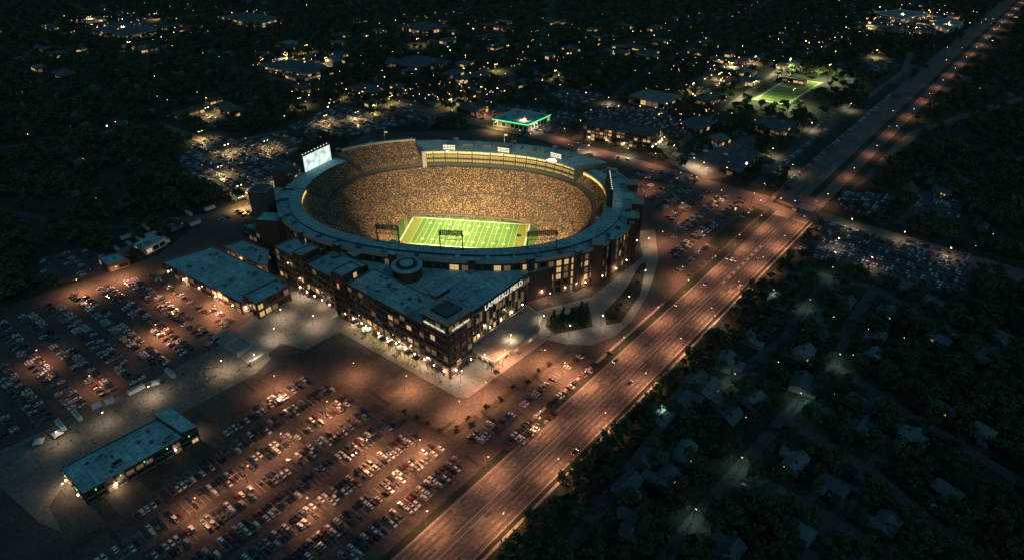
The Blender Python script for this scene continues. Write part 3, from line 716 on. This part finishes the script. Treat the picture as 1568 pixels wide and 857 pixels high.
def lot(px,d,occ=.85,ground=False,mod=17.5,off=0,stall=2.75,nm='parked_car'):
    global ncar
    w=ccw(PP(px)); 
    if ground:
        mb=MB(); mb.prism(w,0,.06,conc2,asphalt_far); mb.obj('parking_lot_asphalt'); addex(w,3)
    e=R if d=='R' else N; p_=Vector((-e.y,e.x)); ang=math.atan2(e.y,e.x)
    us=[Vector(q).dot(e) for q in w];vs=[Vector(q).dot(p_) for q in w]
    v=math.floor(min(vs)/mod)*mod+off; ws=inset(w,1.5)
    while v<max(vs)+mod:
        for s_ in(-1,1):
            vv=v+s_*2.75; u=math.floor(min(us)/stall)*stall; run=1.0
            while u<max(us):
                if int(u/stall)%9==0: run=random.choice([1,1,1,1.08,.85,.45])
                q=e*u+p_*vv
                if inpoly(q.x,q.y,ws) and int(u/stall)%26!=0:
                    l0=e*(u-stall/2)+p_*(v+s_*.15);l1=e*(u-stall/2)+p_*(v+s_*5.2); t_=e*.06; zz=.075
                    marks.face([(*(l0-t_),zz),(*(l0+t_),zz),(*(l1+t_),zz),(*(l1-t_),zz)],paint)
                    if random.random()<occ*run:
                        mk(nm,random.choice(CM),(q.x+random.uniform(-.25,.25),q.y+random.uniform(-.25,.25),.06),ang+(math.pi/2)*random.choice([1,-1])+random.uniform(-.06,.06)); ncar+=1
                u+=stall
        v+=mod
lot([(352,652),(455,572),(470,570),(560,622),(640,660),(705,700),(725,722),(600,820),(560,860),(520,900),(130,900),(150,840),(250,745),(310,690)],'R',.84)
lot([(712,672),(888,540),(900,545),(745,685)],'R',.9,off=4)
lot([(762,690),(925,540),(960,532),(800,680)],'R',.85,off=3)
lot([(0,490),(110,452),(235,418),(362,490),(330,528),(205,590),(0,680)],'N',.85)
lot([(968,280),(1060,288),(1150,306),(1160,322),(1110,352),(1045,425),(1022,405),(1030,345),(985,300)],'R',.85)
lot([(1252,336),(1490,392),(1482,452),(1400,440),(1212,385)],'N',.92,True,15.5)
lot([(1282,292),(1372,300),(1345,335),(1280,318)],'N',.9,True,15.5)
lot([(1405,290),(1475,310),(1470,335),(1395,330)],'N',.75,True)
lot([(270,240),(330,205),(470,255),(450,292),(390,308),(285,278)],'N',.92,True,15.5)
lot([(440,195),(520,160),(630,188),(560,205),(480,215)],'N',.92,True,15.5)
lot([(365,220),(430,205),(480,222),(420,245)],'N',.85,True)
lot([(560,160),(620,165),(690,180),(650,190)],'N',.7,True)
lot([(250,178),(320,158),(390,172),(330,196)],'N',.7,True)
lot([(700,170),(760,160),(860,170),(900,180),(850,208),(720,180)],'N',.8,True)
lot([(880,180),(925,158),(1020,170),(1065,205),(1015,215)],'N',.85,True,16)
lot([(1185,290),(1290,205),(1370,138),(1348,175),(1240,265),(1210,285)],'R',.85,True)
lot([(1160,262),(1230,210),(1275,172),(1290,178),(1235,230),(1180,275)],'R',.85,True)
lot([(1050,130),(1110,95),(1180,80),(1130,120),(1080,145)],'N',.7,True)
lot([(1310,40),(1360,20),(1480,30),(1440,58),(1350,58)],'N',.8,True)
lot([(1300,100),(1340,88),(1380,100),(1340,115)],'N',.6,True)
lot([(130,50),(200,30),(260,40),(200,65)],'N',.6,True)
lot([(400,105),(440,85),(520,100),(480,120)],'N',.6,True)
lot([(820,150),(870,135),(930,148),(880,165)],'N',.6,True)
lot([(60,395),(120,380),(200,400),(150,420),(60,440)],'N',.6,True)
lot([(970,262),(1010,255),(1080,275),(1060,284),(975,275)],'N',.8,False)
lot([(455,310),(330,345),(300,340),(400,300)],'N',.5,False)
marks.obj('parking_bay_markings')
print('cars',ncar)
for k in range(18):
    r=random.uniform(-60,900); s_=random.choice([-1,1]); n_=s_*random.choice([3,6.2,9.5,13]); q=G(r,n_,.105)
    mk('driving_car',random.choice(CON),q,GA+(0 if s_<0 else math.pi))
for k in range(14):
    q=G(413+random.choice([-8,-3,3,8]),random.uniform(20,380),.1); mk('driving_car',random.choice(CON),q,GA+math.pi/2*random.choice([1,-1]))
tr=MB(); tr.box(0,0,.9,10,2.5,2.8,0,white); 
for x in(-3.5,-2.4,3): 
    for y in(-1,1): tr.bar((x,y*.9,.45),(x,y*1.2,.45),.45,tyre,10)
tr.bar((5,0,.8),(6.5,0,.6),.12,metal,5); tr.box(0,0,3.7,8,.6,.25,0,roofg); trm=tr.mesh('broadcast_trailer')
for u,v in((200,378),(215,370),(232,362),(248,356),(262,349),(275,343),(195,366),(225,352),(300,345),(120,640),(210,600),(262,575),(95,655),(322,322),(290,330),(240,350),(255,370),(180,385)):
    q=P(u,v); mk('broadcast_trailer',trm,(*q,.1),GA+random.choice([0,math.pi/2]))
tn=MB(); 
for x in(-2.4,2.4):
    for y in(-2.4,2.4): tn.bar((x,y,0),(x,y,2.6),.06,metal,5)
c4=[(-2.6,-2.6,2.6),(2.6,-2.6,2.6),(2.6,2.6,2.6),(-2.6,2.6,2.6)]
for i in range(4): tn.face([c4[i],c4[(i+1)%4],(0,0,4.2)],white); tn.face([c4[i],c4[(i+1)%4],(c4[(i+1)%4][0],c4[(i+1)%4][1],2.3),(c4[i][0],c4[i][1],2.3)],white)
tnm=tn.mesh('canopy_tent')
for u,v in((585,520),(600,528),(615,536),(560,508),(150,625),(170,618),(62,680),(90,668),(1060,240),(1080,235),(1110,240),(1095,228),(240,590),(410,478),(868,482),(1045,262),(1120,262)):
    mk('canopy_tent',tnm,(*P(u,v),.24),random.random())
def ped(poly,n):
    w=ccw(PP(poly)); xs=[q[0] for q in w];ys=[q[1] for q in w];k=0
    while k<n:
        x=random.uniform(min(xs),max(xs));y=random.uniform(min(ys),max(ys))
        if inpoly(x,y,w):
            g=random.choice([1,1,2,3])
            for j in range(g):
                xx=x+random.uniform(-1,1);yy=y+random.uniform(-1,1)
                mk('pedestrian',pm_w,(xx,yy,.22),random.uniform(0,6.28),None,random.uniform(.92,1.08)); k+=1
ped([(20,690),(150,630),(335,540),(390,560),(290,612),(110,700)],150)
ped([(540,505),(690,580),(715,600),(700,602),(535,512)],80)
ped([(740,560),(815,505),(900,500),(940,505),(870,522),(740,575)],40)
ped([(820,470),(905,440),(960,405),(975,370),(990,380),(930,450),(850,480)],60)
ped([(390,480),(430,462),(500,490),(440,520)],40)
ped([(1020,240),(1060,240),(1120,220),(1130,260),(1080,270)],60)
ped([(300,575),(350,545),(350,560),(310,595)],60)
# ------------------------------------------------------------------ street lamps
def lamp_mesh(h,lens,arm=2.2,double=False):
    mb=MB(); mb.bar((0,0,0),(0,0,h),.14,metal,8,.08); mb.bar((0,0,0),(0,0,.9),.3,conc2,8)
    for s_ in ((1,-1) if double else (1,)):
        mb.bar((0,0,h-.6),(arm*s_,0,h),.07,metal,6); mb.box(arm*s_+.2*s_,0,h-.05,1.0,.42,.2,0,metal)
        mb.bar((arm*s_+.2*s_,0,h-.06),(arm*s_+.2*s_,0,h-.36),.46,lens,10,.25)
    return mb.mesh('street_lamp')
LM={'o':lamp_mesh(12,lamp_o),'w':lamp_mesh(9,lamp_w,1.2),'y':lamp_mesh(11,lamp_y,1.8,True),'c':lamp_mesh(9,mat('lamp_lens_small',(.8,.8,.8),.3,0,1,emit=(.8,1,.85),es=3,sampling=False),1.2),'f':lamp_mesh(24,lamp_y,2.4,True)}
LH={'o':(12,2.4),'w':(9,1.4),'y':(11,2.0),'c':(9,1.4),'f':(24,0)}
COL={'o':(1,.41,.20),'w':(1,.72,.46),'y':(1,.66,.28),'c':(.7,1,.75),'f':(1,.95,.5)}
LD={}
def lamp(x,y,kind,power,ang=0,z=.2):
    key=(kind,power)
    if key not in LD: LD[key]=lightdata('lamp_'+kind,'SPOT',COL[kind],power,.3,158,.7)
    ob=mk('street_lamp',LM[kind],(x,y,z),ang); h,a=LH[kind]; mk('lamp',LD[key],(a if kind!='y' else 0,0,h-.6),0,ob)
for r in range(-80,400,46):
    q=G(r,-17.3); lamp(*q,'o',18500,GA+math.pi/2); q=G(r+23,17.5); lamp(*q,'o',18500,GA-math.pi/2)
for r in range(440,1800,80):
    q=G(r,-18); lamp(*q,'o',8000,GA+math.pi/2)
for n_ in range(40,430,60): q=G(427,n_); lamp(*q,'o',14000,GA+math.pi)
def lamps(l,kind,power,ang=None):
    for u,v in l: lamp(*P(u,v),kind,power,GA if ang is None else ang)
lamps([(700,640),(740,610),(860,580),(770,560),(830,560)],'o',30000)
lamps([(500,640),(560,700),(600,750),(640,700),(420,600),(620,600)],'o',26000)
lamps([(430,690),(380,740),(470,790),(300,790),(540,580)],'o',16000)
lamps([(120,450),(180,430),(330,490),(260,460),(240,520),(330,470)],'o',28000)
lamps([(60,560),(140,600)],'o',10000)
lamps([(985,290),(1040,330),(1100,310),(1010,375),(1070,375),(1150,315),(1040,430)],'o',14000)
lamps([(560,515),(610,540),(655,563),(705,585),(740,560),(780,530),(830,500)],'w',4400)
lamps([(870,515),(920,500),(960,470),(985,430),(990,380),(880,450),(930,420),(840,465)],'w',3000)
lamps([(460,455),(430,490),(480,500),(390,560),(340,570),(230,610),(420,520)],'w',5200)
lamps([(160,650),(90,680),(100,760)],'w',2600)
lamps([(460,163),(350,236),(370,300),(372,318),(530,150),(548,185),(575,172),(340,270),(410,230),(430,285),(310,215),(500,190),(600,160),(690,165),(705,152),(760,200),(320,178)],'y',42000)
lamps([(1150,153),(1205,116),(1265,125),(1210,165)],'f',200000)
lamps([(1340,88),(1120,108),(1100,125),(1155,98),(1060,140)],'y',50000)
lamps([(1030,235),(1075,262),(1110,270),(1140,262),(1015,222),(940,205),(900,235),(960,240),(1060,255),(930,160),(820,200),(1180,240),(1240,200),(1210,265),(1300,170)],'w',15000)
lamps([(1345,20),(1380,30),(1420,25),(1450,45),(1400,52),(1330,45)],'y',60000)
lamps([(1300,350),(1380,370),(1450,395),(1280,380),(1330,410)],'w',3600)
lamps([(240,30),(190,50),(140,35),(200,75),(440,95),(500,100),(470,80),(640,70),(850,120),(760,110)],'y',45000)
lamps([(1270,425),(1235,475),(1120,590),(1280,560),(1060,800),(1130,720),(1090,500),(1010,640),(1180,460),(1220,620)],'c',1500)
sc=MB(); sc.bar((0,0,0),(0,0,.7),.3,lamp_w,8); scm=sc.mesh('wall_lamp')
wl=lightdata('wall_lamp','POINT',(1,.62,.34),1800,.3)
wallps=[(*K_(-1.6,n_),5.5) for n_ in range(4,158,9)]+[(*K_(r_,-1.6),5.5) for r_ in (4,18)]+[(*K_(r_,11.5),6) for r_ in range(28,100,12)]
for t in range(282,372,8): 
    q=sw(D(t),(153,163,113,118,6)); wallps.append(q)
def wallrow(px,h,nj,z):
    w=inset(ccw(PP(px,h)),-1.3)
    for i in range(4):
        a=Vector(w[i]);b=Vector(w[(i+1)%4])
        for j in range(nj): c=a.lerp(b,(j+.5)/nj); wallps.append((c.x,c.y,z))
wallrow([(248,402),(325,378),(432,428),(368,464)],10,5,5); wallrow([(93,717),(250,636),(302,658),(128,757)],8,2,4); wallrow([(893,192),(914,184),(1016,197),(998,209)],17,4,4)
for i,q in enumerate(wallps):
    ob=mk('wall_lamp',scm,q)
    if i%2==0: mk('bulb',wl,(0,0,-.5),0,ob)
dl=MB()
def dlamp(x,y,h,m,s=.5):
    dl.bar((x,y,0),(x,y,h),.12,metal,4); dl.bar((x,y,h),(x,y,h+s),s,m,6,s*.6)
led=mat('lamp_lens_cool',(.8,.8,.8),.3,0,1,emit=(.7,.85,1),es=8,sampling=False); amb=mat('lamp_lens_amber',(.8,.6,.3),.3,0,1,emit=(1,.45,.12),es=16,sampling=False)
for (u,v,su,sv,n_) in((190,45,90,18,90),(460,95,60,14,60),(330,30,160,20,60),(640,40,80,14,40),(1390,30,90,20,120),(1100,110,90,25,90),(1250,60,80,25,60),(750,110,200,40,80),(560,150,120,20,60),(150,150,150,60,20),(900,60,250,40,80),(1500,60,60,40,20),(1480,400,80,60,8),(1300,560,200,150,16),(100,300,100,60,6),(1050,180,80,40,70),(720,150,60,15,50),(400,250,90,40,40)):
    for _ in range(n_):
        uu=random.gauss(u,su*.6);vv=random.gauss(v,sv*.6)
        if vv<-40: continue
        x,y=P(uu,vv)
        if vv>290 and excluded(x,y): continue
        if (Vector((x,y))-C).length<175: continue
        s_=random.uniform(.12,.36) if random.random()<.9 else .55
        dlamp(x,y,random.uniform(5,9),random.choice([lamp_o,lamp_y,amb,amb,lamp_o,led]) if vv<200 else random.choice([lamp_o,amb,led]),s_ if vv<200 else .16)
for s in FS:
    w=[Vector(q) for q in PP(s)]
    for i in range(len(w)-1):
        L=(w[i+1]-w[i]).length; d=(w[i+1]-w[i])/L; n=Vector((-d.y,d.x)); k=int(L/42)
        for j in range(k):
            if random.random()<.6: q=w[i]+d*(j*42)+n*7; dlamp(q.x,q.y,9,amb if random.random()<.6 else lamp_o,.3)
dl.obj('distant_town_lights')
# ------------------------------------------------------------------ houses
sid=[mat('siding_%d'%i,c,.8,.12,.6) for i,c in enumerate([(.26,.26,.24),(.14,.16,.18),(.20,.16,.12),(.28,.28,.27),(.12,.10,.08)])]
shin=[mat('shingle_%d'%i,c,.9,.3,1.2) for i,c in enumerate([(.12,.17,.185),(.10,.12,.125),(.075,.10,.11)])]
def house_parts(i):
    L=random.uniform(12,17);W=random.uniform(8,10);h=random.choice([3.2,3.2,5.8]); s=sid[i%5]; sh=shin[i%3]; rr=W*.28
    parts={}
    w=MB(); w.box(0,0,0,L,W,h,0,s)
    for x in(-L/2,L/2): w.face([(x,-W/2,h),(x,W/2,h),(x,0,h+rr)],s)
    g=-1 if i%2 else 1; gx=g*(L/2-3.4); gw=6.5
    w.box(gx,-W/2-2.5,0,gw,5.2,3,0,s); w.face([(gx-gw/2,-W/2-5.1,3),(gx+gw/2,-W/2-5.1,3),(gx,-W/2-5.1,5)],s)
    parts['walls']=w
    r=MB(); e=.6
    for sg in(-1,1):
        r.face([(-L/2-e,sg*(W/2+e),h-.15),(L/2+e,sg*(W/2+e),h-.15),(L/2+e,0,h+rr+.12),(-L/2-e,0,h+rr+.12)],sh)
        r.face([(gx+sg*(gw/2+.4),-W/2-5.5,2.85),(gx+sg*(gw/2+.4),-1,2.85+.0),(gx,-1,5.12),(gx,-W/2-5.5,5.12)],sh)
    parts['roof']=r
    c=MB(); c.box(L*.2,1,h,1,1.2,rr+1.4,0,brick); parts['chimney']=c
    wi=MB()
    for x in [-L/2+2+k*3 for k in range(int(L/3))]:
        for sy in(-1,1):
            if sy<0 and abs(x-gx)<gw/2+1: continue
            for zz in ([1] if h<4 else [1,3.8]): wi.box(x,sy*(W/2+.03),zz,1.4,.12,1.3,0,glassl if random.random()<.1 else glassd); wi.box(x,sy*(W/2+.05),zz-.15,1.7,.2,.12,0,white)
    wi.box(gx,-W/2-5.13,.1,4.8,.12,2.3,0,s); parts['windows']=wi
    d=MB(); d.box(-gx*.3,-W/2-.05,.1,1.1,.12,2.2,0,brick); d.box(-gx*.3,-W/2-1,0,2.4,1.8,.2,0,conc2); d.box(gx,-W/2-9.6,0,4.5,8.5,.09,0,stm); parts['door']=d
    return {k:v.mesh('house_'+k) for k,v in parts.items()},parts
HPP=[house_parts(i) for i in range(6)]; HP=[h[0] for h in HPP]
def merge(parts):
    m=MB()
    for p in parts.values():
        b=len(m.v); m.v+=p.v; m.f+=[tuple(i+b for i in f) for f in p.f]; m.mi+=[m.k(p.ms[k]) for k in p.mi]
    return m.mesh('distant_house')
placed=[]
def house(x,y,a,s=1):
    hp=random.choice(HP); e=bpy.data.objects.new('suburban_house',None); e.location=(x,y,0); e.rotation_euler=(0,0,a); e.scale=(s,)*3; scene.collection.objects.link(e)
    for k,m in hp.items(): mk(k,m,(0,0,0),0,e)
    placed.append((x,y)); addex([(x+8*math.cos(a+q),y+8*math.sin(a+q)) for q in (0.8,2.3,3.9,5.5)])
for u,v,s in((1062,588,1.35),(1082,600,1.2),(1045,612,1.2),(1012,645,1.2),(990,700,1.1),(1110,560,1.1),(1150,520,1),(1180,500,1),(1215,432,1),(960,745,1),(1225,590,1.1)):
    x,y=P(u,v); house(x,y,GA+random.choice([0,math.pi/2,math.pi])+random.uniform(-.1,.1),s)
for s_ in ST:
    w=[Vector(q) for q in PP(s_)]
    for i in range(len(w)-1):
        d=w[i+1]-w[i]; L=d.length; d.normalize(); n=Vector((-d.y,d.x))
        for k in range(int(L/24)):
            for sg in(-1,1):
                q=w[i]+d*(k*24+8+random.uniform(-2,2))+n*sg*random.uniform(18,23)
                if random.random()<.12 or excluded(q.x,q.y) or any((q.x-a)**2+(q.y-b)**2<18**2 for a,b in placed): continue
                if abs(q.x)>q.y*.95+60: continue
                house(q.x,q.y,math.atan2(d.y,d.x)+(math.pi if sg<0 else 0)+random.uniform(-.12,.12),random.uniform(.9,1.08))
                dq=w[i]+d*(k*24+8)+n*sg*8.5; 
                if random.random()<.5: mk('parked_car',random.choice(CM),(dq.x,dq.y,.05),math.atan2(n.y,n.x))
print('houses',len(placed))
dh=[[],[]]
y=500
while y<1700:
    x=-y*.9
    while x<y*.9:
        xx=x+random.uniform(-6,6); yy=y+random.uniform(-6,6)
        if not excluded(xx,yy) and (Vector((xx,yy))-C).length>190 and noise.noise(Vector((xx*.006,yy*.006,9)))>-.08 and random.random()<.5:
            dh[random.randrange(2)].append((xx,yy,0,GA+random.choice([0,1,2,3])*math.pi/2,random.uniform(.8,1.05)))
        x+=30
    y+=38
dhm=[1,4]
for i in range(2): instancer('distant_houses',merge(HPP[dhm[i]][1]),dh[i],'distant_house')
# ------------------------------------------------------------------ trees
leafc=[mat('foliage_%d'%i,c,.9,.5,.25,scale2=.05) for i,c in enumerate([(.045,.085,.04),(.035,.07,.04),(.06,.085,.03)])]
bark=mat('bark',(.06,.045,.035),.95,.2,1)
def tree_mesh(i,seed,H_=10,conifer=False,leaves=46,clumps=17,ls=.62):
    rn=random.Random(seed); mb=MB(); m1=leafc[i%3];m2=leafc[(i+1)%3]
    mb.bar((0,0,0),(0,0,H_*.55),.28,bark,7,.14)
    for k in range(clumps):
        if conifer:
            z=H_*(.15+.82*k/clumps); rr=(1-z/H_)*H_*.24; a=rn.uniform(0,6.28); c=Vector((math.cos(a)*rr*.5,math.sin(a)*rr*.5,z)); R_=rr*.8+.35
        else:
            a=rn.uniform(0,6.28); rr=H_*.36*math.sqrt(rn.random()); z=H_*rn.uniform(.42,.9); rr*=1.1-abs(z/H_-.6); c=Vector((math.cos(a)*rr,math.sin(a)*rr,z)); R_=H_*rn.uniform(.10,.18)
            if k<6: mb.bar((0,0,H_*rn.uniform(.25,.5)),tuple(c),.12,bark,5,.04)
        m=m1 if rn.random()<.6 else m2
        for _ in range(leaves):
            v=Vector((rn.gauss(0,1),rn.gauss(0,1),rn.gauss(0,1))).normalized()*R_*rn.uniform(.55,1.12); v.z*=.75; p=c+v
            n=(v.normalized()+Vector((rn.uniform(-.7,.7),rn.uniform(-.7,.7),rn.uniform(-.2,.9)))).normalized()
            t=n.orthogonal().normalized(); b=n.cross(t); s=ls*rn.uniform(.5,1.1); an=rn.uniform(0,3.1); t,b=t*math.cos(an)+b*math.sin(an),b*math.cos(an)-t*math.sin(an)
            mb.face([p-t*s,p-b*s*.6,p+t*s,p+b*s*.6],m)
    return mb.mesh('tree')
TM=[tree_mesh(0,1,11),tree_mesh(1,2,9),tree_mesh(2,3,13),tree_mesh(1,4,10,True,30,20,.5),tree_mesh(0,5,14)]
TF=[tree_mesh(0,11,12,False,20,14,1.1),tree_mesh(1,12,10,False,20,12,1.1),tree_mesh(2,13,14,False,20,15,1.2)]
far=[[],[],[]]; nt_=0
def wgrid():
    y=180
    while y<2600:
        step=(7.5 if y<520 else 8.4)+(y-180)*.005
        half=y*.93+260; x=-half
        while x<half:
            yield x+random.uniform(-.45,.45)*step,y+random.uniform(-.45,.45)*step,step
            x+=step
        y+=step
def dens(x,y):
    return noise.noise(Vector((x*.011,y*.011,0)))*.5+noise.noise(Vector((x*.04,y*.04,5)))*.35+(.82 if y<520 else .68)
for x,y,step in wgrid():
    if excluded(x,y) or random.random()>dens(x,y): continue
    if (Vector((x,y))-C).length<175: continue
    if y<520 and x>-80:
        mk('deciduous_tree' ,random.choice([TM[0],TM[1],TM[2],TM[4]]),(x,y,-.05),random.uniform(0,6.3),None,random.uniform(.6,1.15)); nt_+=1
    else: far[random.randrange(3)].append((x,y,-.05,random.uniform(0,6.3),random.uniform(.75,1.3)))
for i in range(3): instancer('distant_tree_mass',TF[i],far[i],'distant_tree')
print('trees',nt_,[len(f) for f in far])
def trees(l,ms,s0,s1):
    for u,v in l: mk('planted_tree' if ms is not CONI else 'conifer_tree',random.choice(ms),(*P(u,v),.2),random.uniform(0,6),None,random.uniform(s0,s1))
CONI=[TM[3]]
trees([(843,500),(850,505),(858,500),(866,503),(874,498),(882,500),(890,496),(898,497),(848,494),(862,490),(876,486),(890,480),(898,484),(885,490)],CONI,.8,1.2)
trees([(620,634),(640,644),(655,652),(672,662),(700,656),(716,646),(745,628),(765,612),(785,598),(808,588),(825,572),(840,558),(935,490),(945,478),(950,470),(958,462),(965,450),(975,435),(980,420),(760,575),(580,515),(640,550)],TM[:2],.35,.5)
for r in range(-70,390,7):
    if random.random()<.75: 
        q=G(r,-23-random.random()*5); mk('street_tree',random.choice(TM[:3]),(*q,.2),random.random()*6,None,random.uniform(.5,1.0))
# ------------------------------------------------------------------ sky, added night fill
w=bpy.data.worlds.new('World'); scene.world=w; w.use_nodes=True; nt=w.node_tree
sky=nt.nodes.new('ShaderNodeTexSky'); sky.sky_type='NISHITA'; sky.sun_disc=False; sky.sun_elevation=rad(1.2); sky.sun_rotation=rad(250); sky.ozone_density=3
tint=nt.nodes.new('ShaderNodeVectorMath'); tint.operation='MULTIPLY'; tint.inputs[1].default_value=(.92,1.38,1.15)
nt.links.new(sky.outputs[0],tint.inputs[0]); nt.links.new(tint.outputs[0],nt.nodes['Background'].inputs[0]); nt.nodes['Background'].inputs[1].default_value=.15
sl=bpy.data.lights.new('night_fill','SUN'); sl.energy=.20; sl.angle=rad(6); sl.color=(.45,.92,1); so=mk('night_fill',sl,(0,0,500)); so.rotation_euler=(rad(50),0,rad(40))  # dim teal directional fill, added to give the roofs some form at night
# ------------------------------------------------------------------ camera
cd=bpy.data.cameras.new('camera'); cd.sensor_width=36; cd.lens=F/1568*36; cd.clip_end=20000; cd.clip_start=1
co=mk('camera',cd,(0,0,CH)); co.rotation_euler=(math.pi/2-PIT,0,0); scene.camera=co
scene.view_settings.view_transform='Standard'; scene.view_settings.look='None'; scene.view_settings.exposure=0
